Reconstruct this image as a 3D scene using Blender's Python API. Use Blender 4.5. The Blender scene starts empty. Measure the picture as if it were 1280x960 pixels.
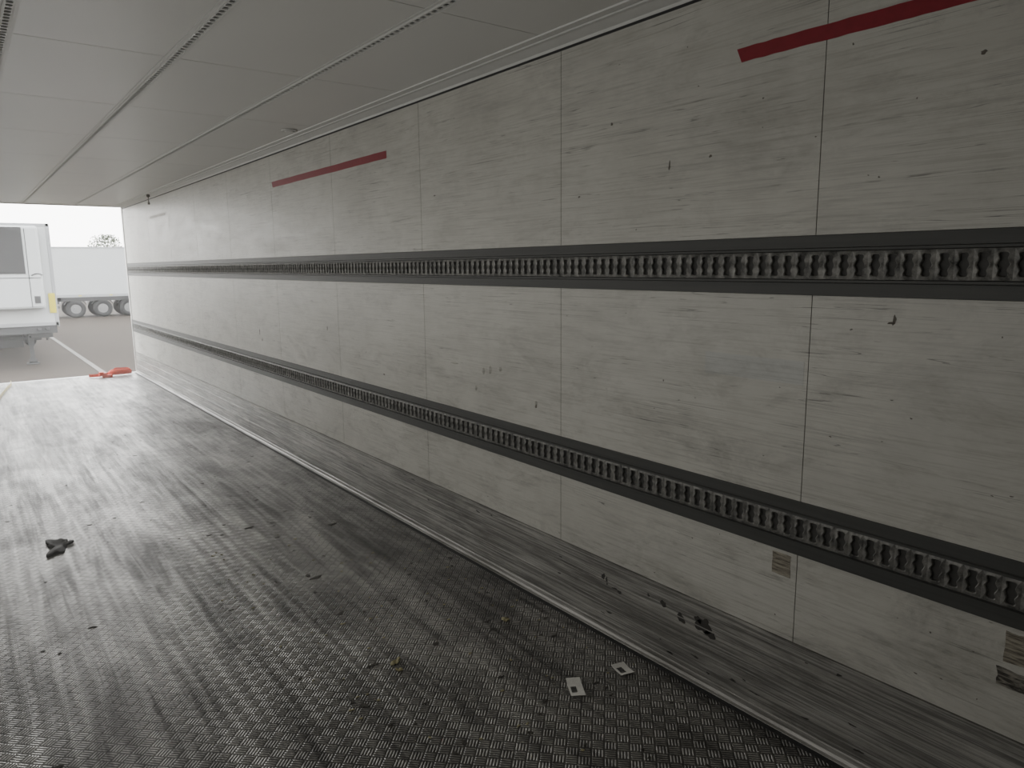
import bpy, bmesh, math, random
from mathutils import Matrix, Vector
R = random.Random(7)
D = bpy.data
scene = bpy.context.scene

# ---------------------------------------------------------------- dimensions
XR, XL = 2.206, -0.254        # inner faces of the side walls
Y0, Y1 = -0.45, 12.93         # front bulkhead / rear opening
H = 2.62
GZ = -1.17                    # yard level
SEAM0, SEAM = 1.285, 1.235

# ---------------------------------------------------------------- helpers
def link(o):
    scene.collection.objects.link(o); return o

class MB:
    """simple mesh builder"""
    def __init__(s): s.v=[]; s.f=[]; s.m=[]
    def add(s, vs, fs, mi=0):
        b=len(s.v); s.v+= [tuple(v) for v in vs]
        for f in fs: s.f.append(tuple(i+b for i in f)); s.m.append(mi)
    def box(s, x0,x1,y0,y1,z0,z1, mi=0):
        s.add([(x0,y0,z0),(x1,y0,z0),(x1,y1,z0),(x0,y1,z0),(x0,y0,z1),(x1,y0,z1),(x1,y1,z1),(x0,y1,z1)],
              [(0,3,2,1),(4,5,6,7),(0,1,5,4),(1,2,6,5),(2,3,7,6),(3,0,4,7)], mi)
    def cyl(s, c, r, h, axis='Z', n=24, mi=0, r2=None):
        r2 = r if r2 is None else r2
        vs=[]
        for k,(rr,t) in enumerate(((r,-h/2),(r2,h/2))):
            for i in range(n):
                a=2*math.pi*i/n; p=(rr*math.cos(a), rr*math.sin(a), t)
                if axis=='X': p=(p[2],p[0],p[1])
                if axis=='Y': p=(p[1],p[2],p[0])
                vs.append((c[0]+p[0],c[1]+p[1],c[2]+p[2]))
        fs=[tuple(range(n-1,-1,-1)), tuple(range(n,2*n))]
        fs+=[(i,(i+1)%n,n+(i+1)%n,n+i) for i in range(n)]
        s.add(vs,fs,mi)
    def prism_y(s, prof, y0,y1, mi=0):
        n=len(prof)
        vs=[(p[0],y0,p[1]) for p in prof]+[(p[0],y1,p[1]) for p in prof]
        fs=[tuple(range(n)), tuple(range(2*n-1,n-1,-1))]
        fs+=[(i,n+i,n+(i+1)%n,(i+1)%n) for i in range(n)]
        s.add(vs,fs,mi)
    def obj(s, name, mats, bevel=0, smooth=False, parent=None, fix=True):
        me=D.meshes.new(name); me.from_pydata(s.v,[],s.f)
        for m in mats: me.materials.append(m)
        for p,mi in zip(me.polygons,s.m):
            p.material_index=mi; p.use_smooth=smooth
        if fix:
            bm=bmesh.new(); bm.from_mesh(me); bmesh.ops.recalc_face_normals(bm,faces=bm.faces); bm.to_mesh(me); bm.free()
        o=link(D.objects.new(name,me))
        if bevel:
            b=o.modifiers.new('bevel','BEVEL'); b.width=bevel; b.segments=2; b.limit_method='ANGLE'; b.angle_limit=math.radians(40)
        if parent: o.parent=parent
        return o

class NT:
    def __init__(s,name):
        s.mat=D.materials.new(name); s.mat.use_nodes=True
        s.n=s.mat.node_tree.nodes; s.l=s.mat.node_tree.links
        s.bsdf=s.n['Principled BSDF']
        s.tc=s.n.new('ShaderNodeTexCoord').outputs['Object']
    def set(s,sock,val):
        if hasattr(val,'is_linked') or isinstance(val,bpy.types.NodeSocket): s.l.new(val,sock)
        else: sock.default_value=val
    def math(s,op,a,b=None,c=None,clamp=False):
        n=s.n.new('ShaderNodeMath'); n.operation=op; n.use_clamp=clamp
        s.set(n.inputs[0],a)
        if b is not None: s.set(n.inputs[1],b)
        if c is not None: s.set(n.inputs[2],c)
        return n.outputs[0]
    def mapping(s,scale=(1,1,1),rot=(0,0,0),loc=(0,0,0)):
        n=s.n.new('ShaderNodeMapping'); s.l.new(s.tc,n.inputs[0])
        n.inputs['Scale'].default_value=scale; n.inputs['Rotation'].default_value=rot; n.inputs['Location'].default_value=loc
        return n.outputs[0]
    def noise(s,vec,scale=1,detail=4,rough=.55,dist=0):
        n=s.n.new('ShaderNodeTexNoise'); s.l.new(vec,n.inputs['Vector'])
        n.inputs['Scale'].default_value=scale; n.inputs['Detail'].default_value=detail
        n.inputs['Roughness'].default_value=rough; n.inputs['Distortion'].default_value=dist
        return n.outputs['Fac']
    def ramp(s,fac,stops):
        n=s.n.new('ShaderNodeValToRGB'); s.l.new(fac,n.inputs[0]); r=n.color_ramp
        while len(r.elements)<len(stops): r.elements.new(.5)
        for e,(p,c) in zip(r.elements,stops):
            e.position=p; e.color=(c,c,c,1) if isinstance(c,(int,float)) else (*c,1)
        return n.outputs[0]
    def mix(s,fac,a,b,blend='MIX'):
        n=s.n.new('ShaderNodeMix'); n.data_type='RGBA'; n.blend_type=blend
        s.set(n.inputs[0],fac)
        for i,v in ((6,a),(7,b)):
            if isinstance(v,tuple) and len(v)==3: v=(*v,1)
            s.set(n.inputs[i],v)
        return n.outputs[2]
    def bump(s,h,strength=.3,dist=.002):
        n=s.n.new('ShaderNodeBump'); n.inputs['Strength'].default_value=strength; n.inputs['Distance'].default_value=dist
        s.l.new(h,n.inputs['Height']); s.l.new(n.outputs[0],s.bsdf.inputs['Normal'])
    def out(s,col=None,rough=None,metal=None,spec=None):
        if col is not None:
            if isinstance(col,tuple) and len(col)==3: col=(*col,1)
            s.set(s.bsdf.inputs['Base Color'],col)
        if rough is not None: s.set(s.bsdf.inputs['Roughness'],rough)
        if metal is not None: s.set(s.bsdf.inputs['Metallic'],metal)
        if spec is not None: s.set(s.bsdf.inputs['Specular IOR Level'],spec)
        return s.mat

def simple(name,col,rough=.5,metal=0,var=.15,scale=8):
    t=NT(name); f=t.noise(t.tc,scale,4)
    a=tuple(c*(1-var) for c in col); b=tuple(min(1,c*(1+var)) for c in col)
    return t.out(t.mix(f,a,b),rough,metal)

# ---------------------------------------------------------------- materials
def wall_mat(name, base=(.60,.592,.545), dark=(.37,.36,.325), kick=False):
    t=NT(name)
    s1=t.noise(t.mapping((1,1.7,8)),1.0,8,.78,.5)
    s2=t.noise(t.mapping((1,3.0,140)),1.0,4,.6,.2)
    bl=t.noise(t.tc,1.7,7,.74)
    streak=t.ramp(s1,[(.34,0.0),(.52,1.0)])
    fine=t.ramp(s2,[(.34,0.0),(.5,1.0)])
    f=t.math('MULTIPLY',t.math('ADD',t.math('MULTIPLY',streak,.20),.80), t.math('ADD',t.math('MULTIPLY',fine,.42),.58))
    f=t.math('MULTIPLY',f,t.ramp(bl,[(.3,.60),(.58,1.0)]))
    col=t.mix(f,dark,base)
    for sc_,ro,lc,am,th in ((40,.035,(0,0,0),.65,.0042),(85,-.06,(5,2,8),.55,.0065)):
        sc=t.noise(t.mapping((1,.55,sc_),rot=(ro,0,0),loc=lc),1.0,2,.5,.8)
        line=t.math('LESS_THAN',t.math('ABSOLUTE',t.math('SUBTRACT',sc,.5)),th if not kick else .012)
        gate=t.ramp(t.noise(t.mapping((1,1.5,5),loc=(3+sc_,7,1)),1,5,.7),[(.46,0),(.58,1)])
        col=t.mix(t.math('MULTIPLY',t.math('MULTIPLY',line,gate),am),col,(.10,.096,.086))
    sepz=t.n.new('ShaderNodeSeparateXYZ'); t.l.new(t.tc,sepz.inputs[0])
    if kick:
        g=t.noise(t.mapping((1,1.6,9),rot=(-.18,0,0)),1,8,.78,.6)
        col=t.mix(t.ramp(g,[(.38,0),(.64,.80)]),col,(.15,.147,.135))
        g2=t.noise(t.mapping((1,1.8,120),rot=(-.10,0,0)),1,4,.6,.5)
        col=t.mix(t.ramp(g2,[(.47,0),(.56,.60)]),col,(.085,.083,.077))
        g3=t.noise(t.mapping((1,1.5,100),rot=(.08,0,0),loc=(4,4,4)),1,4,.6,.5)
        col=t.mix(t.ramp(g3,[(.54,0),(.62,.55)]),col,(.58,.575,.55))
    else:
        lowm=t.n.new('ShaderNodeMapRange'); t.l.new(sepz.outputs[2],lowm.inputs[0])
        lowm.inputs[1].default_value=.30; lowm.inputs[2].default_value=1.6; lowm.inputs[3].default_value=.90; lowm.inputs[4].default_value=.45
        g=t.noise(t.mapping((1,2.0,5),loc=(1,2,9)),1,9,.8,.6)
        gm=t.math('MULTIPLY',t.ramp(g,[(.49,0),(.66,1)]),lowm.outputs[0])
        h_=t.ramp(t.noise(t.mapping((1,5,40),loc=(2,2,2)),1,6,.8),[(.38,0),(.6,1)])
        col=t.mix(t.math('MULTIPLY',gm,t.math('ADD',t.math('MULTIPLY',h_,.62),.22)),col,(.20,.193,.17))
    t.bump(s2,.2,.001)
    rough=t.math('ADD',t.math('MULTIPLY',s1,.3),.30)
    return t.out(col,rough,.35 if kick else 0,.5)
M_wall=wall_mat('wall_laminate')
M_kick=wall_mat('kick_plate_scratched',(.52,.51,.48),(.30,.29,.265),True)
M_gap=simple('seam_sealant',(.11,.10,.088),.8)

t=NT('ceiling_laminate')
f=t.noise(t.mapping((1,.4,1)),2.2,6,.65); f2=t.noise(t.tc,.7,3)
M_ceil=t.out(t.mix(t.math('MULTIPLY',t.math('ADD',f,f2),.5),(.52,.517,.495),(.68,.675,.65)),.36,0)
M_seam_light=simple('ceiling_seam',(.16,.155,.145),.7)

t=NT('rail_painted_steel')
f=t.noise(t.mapping((1,1.5,60)),1,6,.6)
M_rail=t.out(t.mix(f,(.034,.036,.034),(.085,.086,.081)),.55,.05)
t=NT('rail_slot_zinc')
f=t.noise(t.tc,26,5,.7)
M_slot=t.out(t.mix(t.ramp(f,[(.35,0),(.68,1)]),(.070,.070,.066),(.32,.315,.295)),.48,.25)
M_recess=simple('rail_back_dark',(.060,.059,.055),.65,0,.6,25)  # dark, mottled plate behind the rail slots
M_black=simple('recess_black',(.03,.03,.03),.7)
M_alu=simple('brushed_aluminium',(.62,.62,.61),.38,.6,.12,30)
t=NT('dirty_aluminium_edge')
f=t.noise(t.mapping((8,1.2,30)),1,6,.7)
M_cove=t.out(t.mix(t.ramp(f,[(.38,0),(.62,1)]),(.15,.145,.13),(.45,.44,.42)),.45,.3)
M_whiteprof=simple('white_profile',(.60,.60,.58),.45,.1,.1,20)
M_tape=simple('red_tape',(.27,.018,.030),.5,0,.25,30)

# floor: quintett tread plate
t=NT('tread_plate_aluminium')
CELL=.044
mp=t.mapping((1/CELL,1/CELL,1),rot=(0,0,math.radians(45)))
sep=t.n.new('ShaderNodeSeparateXYZ'); t.l.new(mp,sep.inputs[0])
u,v=sep.outputs[0],sep.outputs[1]
par=t.math('FLOORED_MODULO',t.math('ADD',t.math('FLOOR',u),t.math('FLOOR',v)),2.0)
fu,fv=t.math('FRACT',u),t.math('FRACT',v)
def lerp(a,b,k): return t.math('ADD',a,t.math('MULTIPLY',t.math('SUBTRACT',b,a),k))
A=lerp(fu,fv,par); B=lerp(fv,fu,par)
bar=t.math('ABSOLUTE',t.math('SUBTRACT',t.math('FRACT',t.math('MULTIPLY',A,4.0)),.5))
barm=t.math('MINIMUM',t.math('MULTIPLY',t.math('SUBTRACT',.30,bar),7.0),
            t.math('MULTIPLY',t.math('SUBTRACT',.46,t.math('ABSOLUTE',t.math('SUBTRACT',B,.5))),9.0))
barm=t.math('MINIMUM',t.math('MAXIMUM',barm,0.0),1.0)
st=t.noise(t.mapping((3.6,.42,1)),1,7,.66,.9)
st2=t.noise(t.mapping((22,1.2,1)),1,6,.7,.5)
bl=t.noise(t.mapping((1,.7,1)),2.4,8,.72,.5)
wear=t.math('ADD',t.math('MULTIPLY',t.ramp(st,[(.42,0),(.60,1)]),.36),t.math('MULTIPLY',t.ramp(bl,[(.42,0),(.60,1)]),.34))
wear=t.math('ADD',wear,t.math('MULTIPLY',t.ramp(st2,[(.44,0),(.58,1)]),.30))
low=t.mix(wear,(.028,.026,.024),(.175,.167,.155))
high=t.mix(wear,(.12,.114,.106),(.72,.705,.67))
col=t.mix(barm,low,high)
gb=t.noise(t.mapping((1.5,.9,1),loc=(5,5,5)),3.2,9,.8,.4)
col=t.mix(t.ramp(gb,[(.54,0),(.66,.5)]),col,(.05,.046,.04))
t.bump(barm,1.0,.0028)
rough=t.math('SUBTRACT',.50,t.math('MULTIPLY',wear,.20))
M_floor=t.out(col,rough,.58,.55)

M_label=simple('paper_label',(.75,.74,.70),.6)
M_ink=simple('label_print',(.05,.05,.05),.6)
M_rubber=simple('torn_rubber',(.05,.048,.045),.7,0,.4,60)
M_leaf=simple('dry_leaf',(.36,.33,.19),.7,0,.3,80)
M_chip=simple('dark_chip',(.06,.055,.046),.8,0,.5,80)
t=NT('adhesive_residue')
f=t.noise(t.mapping((1,12,130)),1,5,.7,.6)
M_brown=t.out(t.mix(t.ramp(f,[(.40,0),(.60,1)]),(.10,.085,.065),(.40,.37,.30)),.8,0)
t=NT('dark_adhesive_residue')
f=t.noise(t.mapping((1,14,90),loc=(3,3,3)),1,5,.7,.8)
M_darkres=t.out(t.mix(t.ramp(f,[(.45,0),(.62,1)]),(.04,.036,.03),(.32,.30,.26)),.8,0)
M_smear=simple('black_scuff',(.045,.042,.038),.7,0,.4,60)
M_spot=simple('brown_spot',(.13,.115,.095),.7,0,.4,60)
M_orange=simple('orange_webbing',(.75,.07,.02),.7,0,.2,40)
M_yellow=simple('yellow_webbing',(.60,.52,.28),.7,0,.2,40)
M_bluewall=wall_mat('wall_laminate_bluish',(.555,.562,.54),(.355,.362,.345))

# ---------------------------------------------------------------- floor / walls / ceiling
mb=MB(); mb.box(XL-.06,XR+.06,Y0-.06,Y1,-.05,0)
floor=mb.obj('floor',[M_floor])
seams=[SEAM0+k*SEAM for k in range(-2,11)]
def ysegs():
    ys=[Y0]+[s for s in seams if Y0+.05<s<Y1-.1]+[Y1]
    g=.0015
    return [(ys[i]+(g if i else 0), ys[i+1]-(g if i+1<len(ys)-1 else 0)) for i in range(len(ys)-1)]
KH=.34
rails=[(.668,.857),(1.553,1.745)]
def side_wall(name,x,sgn):
    mb=MB()
    def bx(d0,d1,y0,y1,z0,z1,mi):
        a,b=x+sgn*d0,x+sgn*d1
        mb.box(min(a,b),max(a,b),y0,y1,z0,z1,mi)
    bx(.03,.07,Y0,Y1,0,H,1)
    bx(.003,.03,Y0,Y1,KH,rails[0][0],1); bx(.003,.03,Y0,Y1,rails[0][1],rails[1][0],1); bx(.003,.03,Y0,Y1,rails[1][1],H,1)
    for z0,z1 in ((KH+.003,rails[0][0]),(rails[0][1],rails[1][0]),(rails[1][1],H)):
        for y0,y1 in ysegs(): bx(0,.028,y0,y1,z0,z1,0)
    bx(-.004,.03,Y0,Y1,.0,KH,2)
    return mb.obj(name,[M_wall,M_gap,M_kick])
side_wall('wall_right',XR,1)
side_wall('wall_left',XL,-1)
mb=MB(); mb.box(XL,XR,Y0-.06,Y0,0,H); mb.obj('wall_front',[M_wall])
mb=MB()
mb.box(XL-.07,XR+.07,Y0-.06,Y1,H+.003,H+.08,1)
for y0,y1 in ysegs(): mb.box(XL-.05,XR+.05,y0+.001,y1-.001,H,H+.012,0)
mb.obj('ceiling',[M_ceil,M_seam_light])

# ---------------------------------------------------------------- slotted rails
def slot_plate(mb, y0,y1,pitch,hw,place,hole,N=24,rim=.003,depth=.014,mi=0,rk=(1.16,1.08)):
    n=int((y1-y0)/pitch)
    pitch=(y1-y0)/n
    ts=[2*math.pi*i/N for i in range(N)]
    hl=[hole(tt) for tt in ts]
    for k in range(n):
        c=y0+pitch*(k+.5)
        loops=[]
        o=[]
        for tt in ts:
            cx,sx=math.cos(tt),math.sin(tt); m=max(abs(cx),abs(sx))
            o.append((cx/m*pitch/2, sx/m*hw, 0))
        loops.append(o)
        loops.append([(a*rk[0],b*rk[1],rim) for a,b in hl])
        loops.append([(a,b,rim*.4) for a,b in hl])
        loops.append([(a,b,-depth) for a,b in hl])
        vs=[place(c+p[0],p[1],p[2]) for L in loops for p in L]
        fs=[(j*N+i,j*N+(i+1)%N,(j+1)*N+(i+1)%N,(j+1)*N+i) for j in range(3) for i in range(N)]
        mb.add(vs,fs,mi)
def hourglass(tt):
    # keyhole-like slot: wide belly in the middle, pinched shoulders, rounded ends
    s_=math.sin(tt); c=math.cos(tt)
    v=.0325*s_
    w=.0125+.0030*math.cos(2*math.pi*v/.0300)
    return (math.copysign(abs(c)**.38,c)*w if abs(c)>1e-6 else 0, v)
def wall_rail(name,x,sgn,zc):
    mb=MB()
    prof=[(-.0945,-.03),(-.0945,.008),(-.056,.008),(-.053,.015),(-.046,.015),(-.043,-.012),
          (.043,-.012),(.046,.015),(.053,.015),(.056,.008),(.0945,.008),(.0945,-.03)]
    mb.prism_y([(x-sgn*w,zc+v) for v,w in prof],Y0+.01,Y1-.02,0)
    mb.box(*sorted((x+sgn*.0115,x+sgn*.0045)),Y0+.02,Y1-.03,zc-.042,zc+.042,2)
    slot_plate(mb,Y0+.02,Y1-.03,.048,.0435,lambda y,v,w:(x-sgn*(w+.004),y,zc+v),hourglass,N=40,mi=1,depth=.008,rim=.0035,rk=(1.20,1.07))
    return mb.obj(name,[M_rail,M_slot,M_recess],fix=False)
for z0,z1 in rails:
    wall_rail('anchor_rail',XR,1,(z0+z1)/2)
for z0,z1 in rails:
    wall_rail('anchor_rail',XL,-1,(z0+z1)/2)

def ovalhole(tt):
    c,s_=math.cos(tt),math.sin(tt)
    return (math.copysign(abs(c)**.5,c)*.013, math.copysign(abs(s_)**.6,s_)*.011)
for xc in (.265,.909,1.557):
    mb=MB()
    prof=[(-.034,0),(-.034,.003),(-.022,.004),(-.020,.010),(-.0165,.010),(-.0165,.001),(.0165,.001),(.0165,.010),(.020,.010),(.022,.004),(.034,.003),(.034,0)]
    mb.prism_y([(xc+a,H-b) for a,b in prof],Y0+.02,Y1-.05,0)
    mb.box(xc-.016,xc+.016,Y0+.03,Y1-.06,H-.0025,H-.0015,2)
    slot_plate(mb,Y0+.03,Y1-.06,.042,.0165,lambda y,v,w:(xc+v,y,H-.0085-w),ovalhole,N=16,rim=.0008,depth=.005,mi=1)
    mb.obj('ceiling_load_rail',[M_whiteprof,M_whiteprof,M_black],fix=False)

# trims : ceiling corner, floor cove
for nm,x,s in (('trim_1',XR,-1),('trim_2',XL,1)):
    mb=MB()
    P=lambda *p:[(x+s*a,b) for a,b in p]
    mb.prism_y(P((0,H),(0,H-.034),(.004,H-.034),(.010,H-.024),(.055,H-.008),(.075,H-.008),(.078,H)),Y0,Y1-.03,0)
    mb.prism_y(P((.088,H),(.088,H-.006),(.125,H-.006),(.128,H)),Y0,Y1-.03,0)
    mb.prism_y(P((.078,H),(.078,H-.002),(.088,H-.002),(.088,H)),Y0,Y1-.03,1)
    mb.prism_y(P((0,H-.034),(0,H-.044),(.002,H-.044),(.002,H-.034)),Y0,Y1-.03,1)
    mb.obj(nm,[M_whiteprof,M_black])
for nm,x,s in (('baseboard_right',XR,-1),('baseboard_left',XL,1)):
    mb=MB()
    P=lambda *p:[(x+s*a,b) for a,b in p]
    mb.prism_y(P((0,0),(0,.036),(.007,.036),(.010,.032),(.012,.016),(.018,.007),(.028,.004),(.030,0)),Y0,Y1-.01,0)
    mb.prism_y(P((.030,0),(.030,.0022),(.052,.0022),(.052,0)),Y0,Y1-.01,1)
    for zz in (.135,.235):
        mb.prism_y(P((.003,zz),(.0065,zz+.002),(.0065,zz+.006),(.003,zz+.008)),Y0,Y1-.01,2)
    mb.obj(nm,[M_cove,M_black,M_kick])

# rear portal frame
mb=MB()
mb.box(XR-.012,XR+.09,Y1,Y1+.07,-.05,H+.09)
mb.box(XL-.09,XL+.012,Y1,Y1+.07,-.05,H+.09)
mb.box(XL+.012,XR-.012,Y1,Y1+.07,H-.012,H+.09)
mb.box(XL+.012,XR-.012,Y1,Y1+.07,-.12,.006)
mb.obj('door_frame',[M_alu],bevel=.006)

def tape(ya,yb,z,h,x=XR,name='red_tape_strip',mat=None):
    n=24; mb=MB(); top=[];bot=[]
    for i in range(n+1):
        y=ya+(yb-ya)*i/n; j=R.uniform(-.0012,.0012)
        top.append((y,z+h/2+j)); bot.append((y,z-h/2+j))
    bot[-1]=(bot[-1][0]-.02,bot[-1][1]); 
    vs=[(x-.0012,)+p for p in top]+[(x-.0012,)+p for p in bot]+[(x,)+p for p in top]+[(x,)+p for p in bot]
    m=n+1; fs=[(i,i+1,m+i+1,m+i) for i in range(n)]
    fs+=[(2*m+i,2*m+i+1,i+1,i) for i in range(n)]+[(m+i,m+i+1,3*m+i+1,3*m+i) for i in range(n)]
    fs+=[(0,m,3*m,2*m),(n,2*m+n,3*m+n,m+n)]
    mb.add(vs,fs); return mb.obj(name,[mat or M_tape])
tape(.75,1.61,2.355,.046)
tape(4.155,6.2,2.342,.046)
tape(10.1,11.0,2.34,.035,name='white_tape_strip',mat=M_label)

# ---------------------------------------------------------------- marks on wall
def blob(mb,c1,c2,r1,r2,plane,th=.0012,n=22,jag=.35,mi=0,off=0,sq=False):
    ring=[]
    ph=[R.uniform(0,6.28) for _ in range(4)]
    for i in range(n):
        a=2*math.pi*i/n
        k=1+jag*(.5*math.sin(2*a+ph[0])+.35*math.sin(3*a+ph[1])+.3*math.sin(5*a+ph[2]))+R.uniform(-.12,.12)*jag*2
        if sq: k*=1/max(abs(math.cos(a)),abs(math.sin(a)))
        ring.append((c1+r1*k*math.cos(a), c2+r2*k*math.sin(a)))
    if plane=='wall':
        vs=[(XR-off,p,q) for p,q in ring]+[(XR-off-th,c1+(p-c1)*.97,c2+(q-c2)*.97) for p,q in ring]
    else:
        vs=[(p,q,off) for p,q in ring]+[(c1+(p-c1)*.9,c2+(q-c2)*.9,off+th) for p,q in ring]
    fs=[tuple(range(n-1,-1,-1)),tuple(range(n,2*n))]+[(i,(i+1)%n,n+(i+1)%n,n+i) for i in range(n)]
    mb.add(vs,fs,mi)
mb=MB()
K=.004
for y,z,a,b in ((1.664,.248,.034,.034),(1.63,.225,.022,.018),(1.69,.265,.016,.014),(1.775,.237,.020,.017),(1.868,.262,.014,.013),(2.222,.259,.010,.014),(2.20,.245,.006,.016),(2.12,.22,.014,.006),(1.95,.27,.006,.006)):
    blob(mb,y,z,a,b,'wall',off=K,jag=.4)
for _ in range(45):
    y=1.0+R.random()**1.5*9; blob(mb,y,R.uniform(.06,.32),R.uniform(.004,.020),R.uniform(.0015,.004),'wall',off=K,jag=.6)
mb.obj('wall_scuffs',[M_smear])
mb=MB()
for y,z,a,b in ((.843,2.198,.008,.005),(2.205,2.224,.007,.005),(1.896,2.026,.0035,.017),(1.707,2.039,.006,.005),(1.02,1.487,.005,.014),(1.03,1.478,.008,.004),(2.705,.973,.008,.008),(1.2,2.3,.003,.003),
                (2.4,1.95,.006,.004),(1.5,2.2,.003,.003),(1.9,1.2,.004,.003),(6.76,1.07,.010,.024),(6.7,1.0,.008,.015),(.95,1.2,.004,.002),(4.3,.95,.010,.006),(3.6,2.05,.008,.005),(5.2,1.2,.006,.016)):
    blob(mb,y,z,a,b,'wall',jag=.4,th=.0008)
for _ in range(110):
    y=.6+R.random()**1.2*8; z=R.choice((R.uniform(.36,.66),R.uniform(.88,1.5),R.uniform(1.78,2.5)))
    blob(mb,y,z,R.uniform(.0015,.005),R.uniform(.001,.0028),'wall',jag=.5,th=.0006,n=10)
mb.obj('wall_spots',[M_spot])
mb=MB(); blob(mb,1.345,.612,.036,.040,'wall',jag=.05,n=40,sq=True); blob(mb,.625,.605,.030,.045,'wall',jag=.07,n=40,sq=True)
mb.obj('glue_residue_patches',[M_brown])
mb=MB(); blob(mb,.63,.512,.038,.026,'wall',jag=.12,n=40,sq=True); mb.obj('dark_residue',[M_darkres])
mb=MB(); mb.box(XR-.0007,XR,1.30,1.70,1.255,1.335); mb.obj('repair_patch',[M_bluewall])
mb=MB()
for y,z,a,b in ((3.09,1.112,.016,.022),(3.15,1.10,.012,.02),(3.224,.997,.012,.016),(3.44,1.115,.05,.006),(2.705,.99,.01,.01),(3.0,1.125,.014,.012)):
    n=16
    vs=[(XR,y+a*math.cos(6.283*i/n),z+b*math.sin(6.283*i/n)) for i in range(n)]+[(XR-.008,y+a*.45*math.cos(6.283*i/n),z+b*.45*math.sin(6.283*i/n)+b*.2) for i in range(n)]
    mb.add(vs,[tuple(range(n,2*n))]+[(i,(i+1)%n,n+(i+1)%n,n+i) for i in range(n)])
mb.obj('wall_dents',[M_wall],smooth=True)

mb=MB(); mb.cyl((2.0,5.2,H-.006),.055,.012,n=32); mb.cyl((2.0,5.2,H-.014),.035,.008,n=32)
mb.obj('ceiling_vent_cap',[M_whiteprof],bevel=.002)
mb=MB(); mb.cyl((2.13,10.6,H-.02),.02,.04,n=20); mb.box(2.125,2.135,10.595,10.605,H-.12,H-.03); mb.cyl((2.13,10.6,H-.12),.014,.03,n=16)
mb.obj('temperature_sensor',[M_spot],bevel=.003)

# ---------------------------------------------------------------- floor debris
def crumple(name,x,y,rx,ry,mat,h=.012,rot=0,n=9,ir=1.0):
    mb=MB(); ph=[R.uniform(0,6) for _ in range(6)]
    vs=[];
    for i in range(n+1):
        for j in range(n+1):
            a,b=(i/n*2-1),(j/n*2-1)
            X_=a*math.sqrt(max(0,1-b*b/2)); Y_=b*math.sqrt(max(0,1-a*a/2))
            ang=math.atan2(Y_,X_); k=1+ir*(.28*math.sin(2*ang+ph[0])+.2*math.sin(3*ang+ph[1])+.12*math.sin(6*ang+ph[2])+.10*math.sin(9*ang+ph[5]))
            z=h*(.5+.5*math.sin(4*X_+ph[3])*math.cos(3.4*Y_+ph[4]))+.001
            vs.append((X_*k*rx,Y_*k*ry,z))
    c,s_=math.cos(rot),math.sin(rot)
    vs=[(x+c*p-s_*q,y+s_*p+c*q,r) for p,q,r in vs]
    m=(n+1)**2; vs+= [(p,q,r*.25) for p,q,r in vs]
    I=lambda i,j:i*(n+1)+j
    fs=[(I(i,j),I(i+1,j),I(i+1,j+1),I(i,j+1)) for i in range(n) for j in range(n)]
    fs+=[tuple(m+q for q in reversed(f)) for f in fs]
    for i in range(n):
        for a,b in ((I(i,0),I(i+1,0)),(I(i+1,n),I(i,n)),(I(0,i+1),I(0,i)),(I(n,i),I(n,i+1))): fs.append((b,a,m+a,m+b))
    mb.add(vs,fs); return mb.obj(name,[mat],smooth=True)
crumple('torn_rubber_scrap',.330,5.0,.070,.105,M_rubber,.016,-.3,n=16,ir=1.3)
crumple('dry_leaf',1.317,2.564,.024,.015,M_leaf,.012,.5)
crumple('dry_leaf',1.904,2.571,.022,.014,M_leaf,.012,1.2)
crumple('dry_leaf',1.30,2.50,.013,.009,M_leaf,.010,2)
mb=MB()
for x,y,a,b in ((1.385,3.59,.035,.012),(1.36,3.64,.012,.015),(1.226,2.605,.022,.008),(1.53,2.589,.018,.010),(1.074,2.368,.015,.016),(1.05,2.42,.010,.010),(1.34,4.59,.025,.010),(1.793,4.31,.025,.014),(1.1,2.2,.012,.006),(1.6,2.2,.016,.005)):
    blob(mb,x,y,a,b,'floor',th=.003,jag=.5,n=16)
for _ in range(300):
    x=R.uniform(.1,2.12); y=1.3+R.random()**1.3*9
    if x>1.1 or R.random()<.35:
        s_=R.uniform(.003,.009); blob(mb,x,y,s_*R.uniform(.6,2.2),s_*R.uniform(.5,1.6),'floor',th=.002,jag=.7,n=10)
mb.obj('floor_debris',[M_chip])
mb=MB()
for _ in range(100):
    x=R.uniform(.9,2.1); y=1.4+R.random()*3
    s_=R.uniform(.002,.006); blob(mb,x,y,s_*R.uniform(.6,2.0),s_,'floor',th=.003,jag=.7,n=8)
mb.obj('wood_chips',[M_leaf])
def label(x,y,rot,w=.045,l=.085):
    e=D.objects.new('paper_label',None); link(e); e.location=(x,y,0); e.rotation_euler=(0,0,rot)
    mb=MB(); n=8; vs=[];
    for i in range(n+1):
        q=(i/n-.5)*l; z=.002+.004*abs(i/n-.5)**2*4
        vs+=[(-w/2,q,z),(w/2,q,z),(-w/2,q,z-.001),(w/2,q,z-.001)]
    fs=[]
    for i in range(n):
        a=4*i; fs+=[(a,a+1,a+5,a+4),(a+3,a+2,a+6,a+7),(a+1,a+3,a+7,a+5),(a+2,a,a+4,a+6)]
    fs+=[(1,0,2,3),(4*n,4*n+1,4*n+3,4*n+2)]
    mb.add(vs,fs); mb.obj('paper',[M_label],parent=e)
    mb=MB()
    yy=-l*.30
    for k in range(9):
        wd=R.choice((.0012,.002,.003)); mb.box(-w*.36,w*.02,yy,yy+wd,.0030,.0042); yy+=wd+.0026
    mb.obj('print',[M_ink],parent=e)
label(1.79,1.955,-.55,.058,.125); label(2.03,1.93,-.25,.062,.085)

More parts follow.
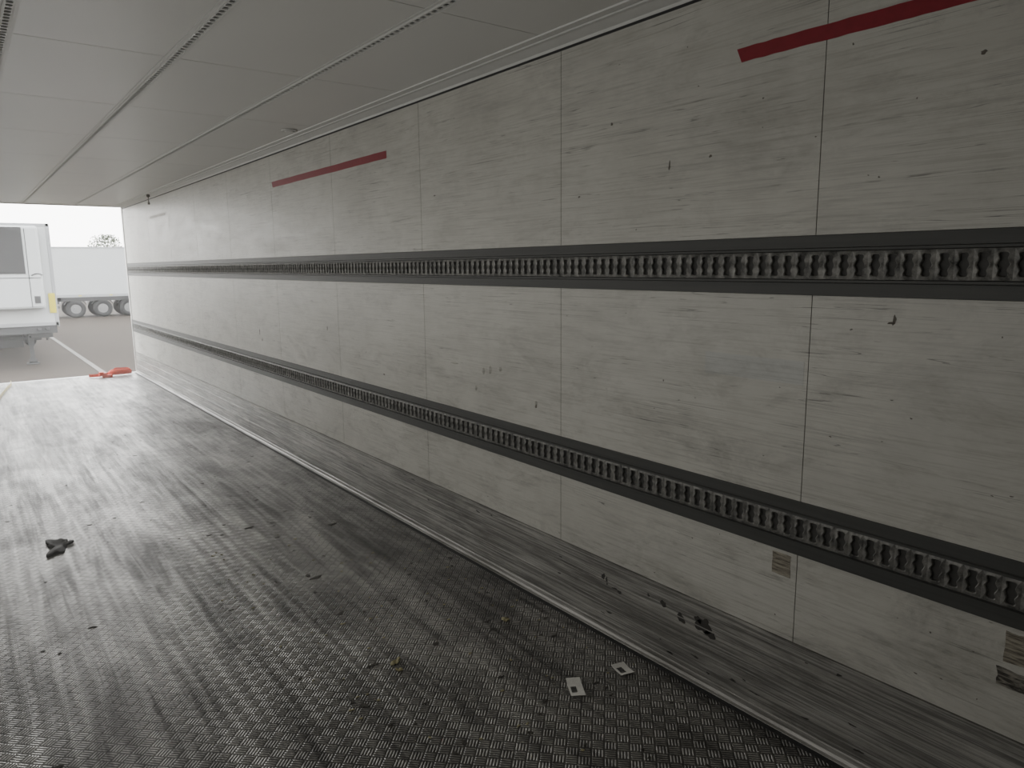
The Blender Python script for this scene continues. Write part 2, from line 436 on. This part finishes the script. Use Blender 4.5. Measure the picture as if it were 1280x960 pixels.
def strap(name,pts,w,mat,th=.003):
    cu=D.curves.new(name,'CURVE'); cu.dimensions='3D'; sp=cu.splines.new('NURBS'); sp.points.add(len(pts)-1)
    for p,q in zip(sp.points,pts): p.co=(*q,1)
    sp.use_endpoint_u=True; sp.order_u=4; cu.extrude=w/2; cu.bevel_depth=th/2; cu.bevel_resolution=1; cu.resolution_u=8
    cu.materials.append(mat)
    return cu
root=D.objects.new('ratchet_strap',None); link(root)
pts=[]
for i in range(26):
    a=i*.9
    pts.append((1.93+.19*math.cos(a)*(1-.012*i)+R.uniform(-.03,.03),12.72+.09*math.sin(a)+R.uniform(-.02,.02),.035+.0025*i+R.uniform(0,.012)))
pts=[(1.50,12.78,.03),(1.58,12.72,.03),(1.68,12.76,.035)]+pts
cu=strap('webbing',pts,.045,M_orange); o=link(D.objects.new('webbing',cu)); o.parent=root
mb=MB(); mb.box(1.66,1.80,12.60,12.65,.0,.04); mb.box(1.62,1.68,12.59,12.66,.03,.09); mb.cyl((1.70,12.625,.055),.022,.08,'Y')
mb.obj('ratchet_buckle',[M_orange],bevel=.004,parent=root)
root=D.objects.new('yellow_strap',None); link(root)
cu=strap('webbing',[(.28,11.0,.026),(.30,11.4,.026),(.38,11.9,.026),(.43,12.3,.026),(.52,12.7,.03),(.50,12.85,.03)],.045,M_yellow); o=link(D.objects.new('webbing',cu)); o.parent=root

# ---------------------------------------------------------------- yard
t=NT('yard_paving')
f=t.noise(t.tc,.35,8,.6); f2=t.noise(t.tc,14,3)
col=t.mix(f,(.022,.017,.013),(.046,.037,.029)); col=t.mix(t.math('MULTIPLY',f2,.3),col,(.06,.05,.04))
M_yard=t.out(col,.95,0,.1)
mb=MB(); mb.box(-150,180,-60,300,GZ-.2,GZ); mb.obj('ground',[M_yard])
mb=MB(); mb.box(2.93,3.07,14,40,GZ,GZ+.012)
mb.obj('parking_line',[simple('line_paint',(.10,.092,.08),.8,0,.2,3)])

M_tw=simple('trailer_white',(.30,.31,.31),.4,0,.05,2)
M_edge=simple('trailer_edge_profile',(.19,.195,.20),.4,0,.05,2)
M_tg=simple('trailer_grey_frame',(.020,.021,.022),.55,.1)
M_td=simple('dark_grille',(.006,.0065,.007),.5)
M_ty=simple('reflector_yellow',(.36,.31,.005),.4)
M_tire=simple('tyre_rubber',(.006,.006,.006),.85)
M_rim=simple('wheel_rim',(.13,.13,.13),.4,.5)
M_red=simple('lamp_red',(.5,.03,.02),.3)
def semi_trailer(loc,rot):
    e=D.objects.new('refrigerated_trailer',None); link(e); e.location=loc; e.rotation_euler=(0,0,rot)
    L=13.5; Wd=1.25
    mb=MB(); mb.box(-Wd,Wd,0,L,1.25,4.10); mb.obj('box_body',[M_tw],bevel=.03,parent=e)
    mb=MB()
    for sx in (-1,1):
        xa=sx*(Wd+.012); xb=sx*(Wd-.08)
        mb.box(min(xa,xb),max(xa,xb),-.012,.10,1.24,4.11); mb.box(min(xa,xb),max(xa,xb),L-.1,L+.012,1.24,4.11)
        mb.box(min(xa,sx*(Wd-.02)),max(xa,sx*(Wd-.02)),0,L,1.2,1.36); mb.box(min(xa,sx*(Wd-.02)),max(xa,sx*(Wd-.02)),0,L,4.02,4.11)
    mb.box(-Wd,Wd,-.012,.05,1.24,1.34); mb.box(-Wd,Wd,-.012,.05,4.03,4.11)
    mb.obj('edge_profiles',[M_edge],bevel=.006,parent=e)
    mb=MB(); mb.box(-.95,.95,-.42,-.012,1.75,4.02); mb.obj('cooling_unit_housing',[M_tw],bevel=.07,parent=e)
    mb=MB(); mb.box(-.56,.56,-.445,-.40,2.72,3.98)
    for k in range(16): mb.box(-.53,.53,-.465,-.44,2.77+k*.075,2.80+k*.075)
    mb.obj('cooling_unit_grille',[M_td],parent=e)
    mb=MB(); mb.box(.62,.635,-.43,-.40,1.8,3.95); mb.box(-.635,-.62,-.43,-.40,1.8,3.95); mb.box(-.9,.9,-.43,-.40,2.60,2.615)
    for k in range(9): mb.box(.68+k*.03,.715+k*.03,-.432,-.41,2.66+.05*math.sin(k*.35),2.69+.05*math.sin(k*.35)-.002*k)
    mb.box(.7,.84,-.435,-.41,1.9,2.1)
    mb.obj('unit_panel_gaps',[M_td],parent=e)
    mb=MB()
    for x in (-.55,.55): mb.box(x-.06,x+.06,.3,L-.1,.95,1.22)
    mb.box(-1.2,1.2,.05,.25,1.02,1.24)
    for k in range(9): mb.box(-1.2,1.2,.9+k*1.45,1.0+k*1.45,1.08,1.24)
    mb.box(-1.15,1.15,L-.15,L,.55,.7); mb.box(-.6,-.5,L-.15,L-.05,.6,1.1); mb.box(.5,.6,L-.15,L-.05,.6,1.1)
    mb.box(-1.1,-.62,4.6,6.6,.55,1.05); mb.box(.62,1.1,4.3,7.0,.5,1.05)
    mb.box(-.6,.45,1.9,3.2,.50,1.0)
    mb.box(.55,1.1,.3,.8,.88,1.1); mb.cyl((.75,-.03,1.16),.05,.08,'Y'); mb.cyl((.95,-.03,1.16),.05,.08,'Y')
    for sx in (-1,1): 
        mb.box(sx*1.2-.02,sx*1.2+.02,3.2,7.8,.60,.72); mb.box(sx*1.2-.02,sx*1.2+.02,3.2,7.8,.85,.97)
        for yy in (3.4,5.5,7.6): mb.box(sx*1.2-.03,sx*1.2+.02,yy,yy+.08,.55,1.24)
    mb.obj('chassis',[M_tg],bevel=.01,parent=e)
    mb=MB()
    for x in (-.75,.62):
        mb.box(x-.08,x+.08,1.5,1.66,.55,1.24); mb.box(x-.055,x+.055,1.525,1.635,.1,.6); mb.box(x-.16,x+.16,1.42,1.74,0,.05); mb.cyl((x,1.58,.1),.06,.2,'X')
        mb.box(x-.03,x+.03,1.66,2.4,.9,.96)
    mb.box(-.75,.62,1.55,1.61,.75,.83); 
    mb.obj('landing_legs',[M_tg],bevel=.01,parent=e)
    mb=MB(); mb.box(1.06,1.22,-.03,-.012,1.60,2.16,0); mb.box(-1.22,-1.06,-.03,-.012,1.60,2.16,0)
    for k in range(8):
        for sx in (-1,1): mb.box(sx*1.262-.006,sx*1.262+.006,.8+k*1.6,.95+k*1.6,1.26,1.32)
    mb.obj('reflectors',[M_ty],parent=e)
    mb=MB(); mr=MB()
    for y in (8.6,10.0,11.4):
        for x in (-1.05,1.05):
            s_=1 if x>0 else -1
            prof=[(.27,-.17),(.40,-.19),(.48,-.17),(.515,-.13),(.52,0),(.515,.13),(.48,.17),(.40,.19),(.27,.17)]
            n=36; vs=[];fs=[]
            for i in range(n):
                a=2*math.pi*i/n
                for r,tx in prof: vs.append((x+tx,y+r*math.cos(a),.52+r*math.sin(a)))
            m=len(prof)
            for i in range(n):
                for j in range(m): fs.append((i*m+j,i*m+(j+1)%m,((i+1)%n)*m+(j+1)%m,((i+1)%n)*m+j))
            mb.add(vs,fs)
            mr.cyl((x+s_*.10,y,.52),.285,.10,'X',n=32); mr.cyl((x+s_*.17,y,.52),.11,.1,'X',n=20)
            for q in range(10):
                a=2*math.pi*q/10; mr.cyl((x+s_*.16,y+.16*math.cos(a),.52+.16*math.sin(a)),.018,.05,'X',n=8)
        mr.cyl((0,y,.52),.07,1.9,'X',n=16)
    mb.obj('tyres',[M_tire],smooth=True,parent=e); mr.obj('rims',[M_rim],parent=e)
    mb=MB()
    for y in (8.6,10.0,11.4):
        for x in (-1.05,1.05):
            n=12; vs=[]
            for i in range(n+1):
                a=math.radians(25+130*i/n)
                for r in (.60,.62):
                    for w in (-.2,.2): vs.append((x+w,y+r*math.cos(a),.52+r*math.sin(a)))
            fs=[]
            for i in range(n):
                a=4*i; fs+=[(a,a+1,a+5,a+4),(a+3,a+2,a+6,a+7),(a+1,a+3,a+7,a+5),(a+2,a,a+4,a+6)]
            mb.add(vs,fs)
    for sx in (-1,1): mb.box(sx*1.22-.01,sx*1.22+.01,7.9,12.4,.98,1.30)
    mb.obj('mudguards',[M_td],parent=e)
    mb=MB()
    for x in (-.9,.9): mb.box(x-.2,x+.2,L,L+.03,1.02,1.16)
    mb.obj('tail_lamps',[M_red],bevel=.005,parent=e)
    return e
semi_trailer((1.03,24.6,GZ),0)
semi_trailer((-3.1,50.5,GZ),math.radians(-90))
root=D.objects.new('tree',None); link(root); root.location=(12.3,82,GZ)
mb=MB(); mb.cyl((0,0,1.6),.16,3.2,n=12,r2=.1)
for k in range(7):
    a=k*.9; 
    for q in range(6): mb.cyl((q*.17*math.cos(a),q*.17*math.sin(a),2.6+k*.2+q*.2),.05-.005*q,.26,n=6)
mb.obj('trunk',[simple('bark',(.10,.08,.06),.9)],parent=root)
mb=MB()
for _ in range(1500):
    a=R.uniform(0,6.283); rr=R.random()**.5*1.45; z=R.uniform(-1,1)
    rr*=math.sqrt(1-z*z*.8)*(1+.25*math.sin(3*a)); p=Vector((rr*math.cos(a),rr*math.sin(a),4.7+z*1.35+R.uniform(-.2,.2)))
    d1=Vector((R.uniform(-1,1),R.uniform(-1,1),R.uniform(-1,1))).normalized()*.10; d2=d1.orthogonal().normalized()*.07
    mb.add([p-d1,p+d2,p+d1,p-d2],[(0,1,2,3)])
mb.obj('foliage',[simple('foliage',(.05,.06,.035),.8)],parent=root,fix=False)

# ---------------------------------------------------------------- scatter volume added inside the trailer, imitates lens glare as haze
m=D.materials.new('glare_haze'); m.use_nodes=True; n_=m.node_tree.nodes; n_.remove(n_['Principled BSDF'])
vs_=n_.new('ShaderNodeVolumeScatter'); vs_.inputs['Density'].default_value=.017; vs_.inputs['Anisotropy'].default_value=.6
m.node_tree.links.new(vs_.outputs[0],n_['Material Output'].inputs['Volume'])
mb=MB(); mb.box(XL+.06,XR-.06,Y0+.05,12.5,.06,H-.14); mb.obj('glare_haze',[m])

# ---------------------------------------------------------------- light
w=D.worlds.new('World'); scene.world=w; w.use_nodes=True
nt=w.node_tree; bg=nt.nodes['Background']
tc=nt.nodes.new('ShaderNodeTexCoord'); sp=nt.nodes.new('ShaderNodeSeparateXYZ'); nt.links.new(tc.outputs['Generated'],sp.inputs[0])
rp=nt.nodes.new('ShaderNodeValToRGB'); nt.links.new(sp.outputs['Z'],rp.inputs[0])
rp.color_ramp.elements[0].position=0; rp.color_ramp.elements[0].color=(1,.985,.95,1)
rp.color_ramp.elements[1].position=.8; rp.color_ramp.elements[1].color=(.86,.9,.94,1)
nt.links.new(rp.outputs[0],bg.inputs[0]); bg.inputs[1].default_value=11.5

li=D.lights.new('opening_portal','AREA'); li.shape='RECTANGLE'; li.size=XR-XL; li.size_y=H
li.cycles.is_portal=True
o=link(D.objects.new('opening_portal',li)); o.location=((XR+XL)/2,Y1+.09,H/2); o.rotation_euler=(math.radians(-90),0,0)

# added fill light, an unseen strip on the left wall (body + light)
mb=MB(); mb.box(XL+.012,XL+.03,.6,12.0,1.30,1.36); mb.obj('fill_strip_body',[M_whiteprof],bevel=.004)
li=D.lights.new('fill_strip_light','AREA'); li.shape='RECTANGLE'; li.size=.05; li.size_y=10.4; li.energy=41; li.color=(1,.98,.935)
o=link(D.objects.new('fill_strip_light',li)); o.location=(XL+.035,5.8,1.33)
o.rotation_euler=(0,math.radians(-90),0)

# ---------------------------------------------------------------- camera
Yc=Vector((-699,142,-904)).normalized()
Zc=Vector((-57,5470,904)).normalized(); Zc=(Zc-Yc*Zc.dot(Yc)).normalized()
Xc=Yc.cross(Zc)
rot=Matrix((Xc,Yc,Zc))
cam=D.cameras.new('Camera'); cam.sensor_width=36; cam.lens=904/1280*36; cam.clip_start=.02; cam.clip_end=1000
co=link(D.objects.new('Camera',cam)); co.matrix_world=Matrix.Translation((0,0,1.662)) @ rot.to_4x4()
scene.camera=co
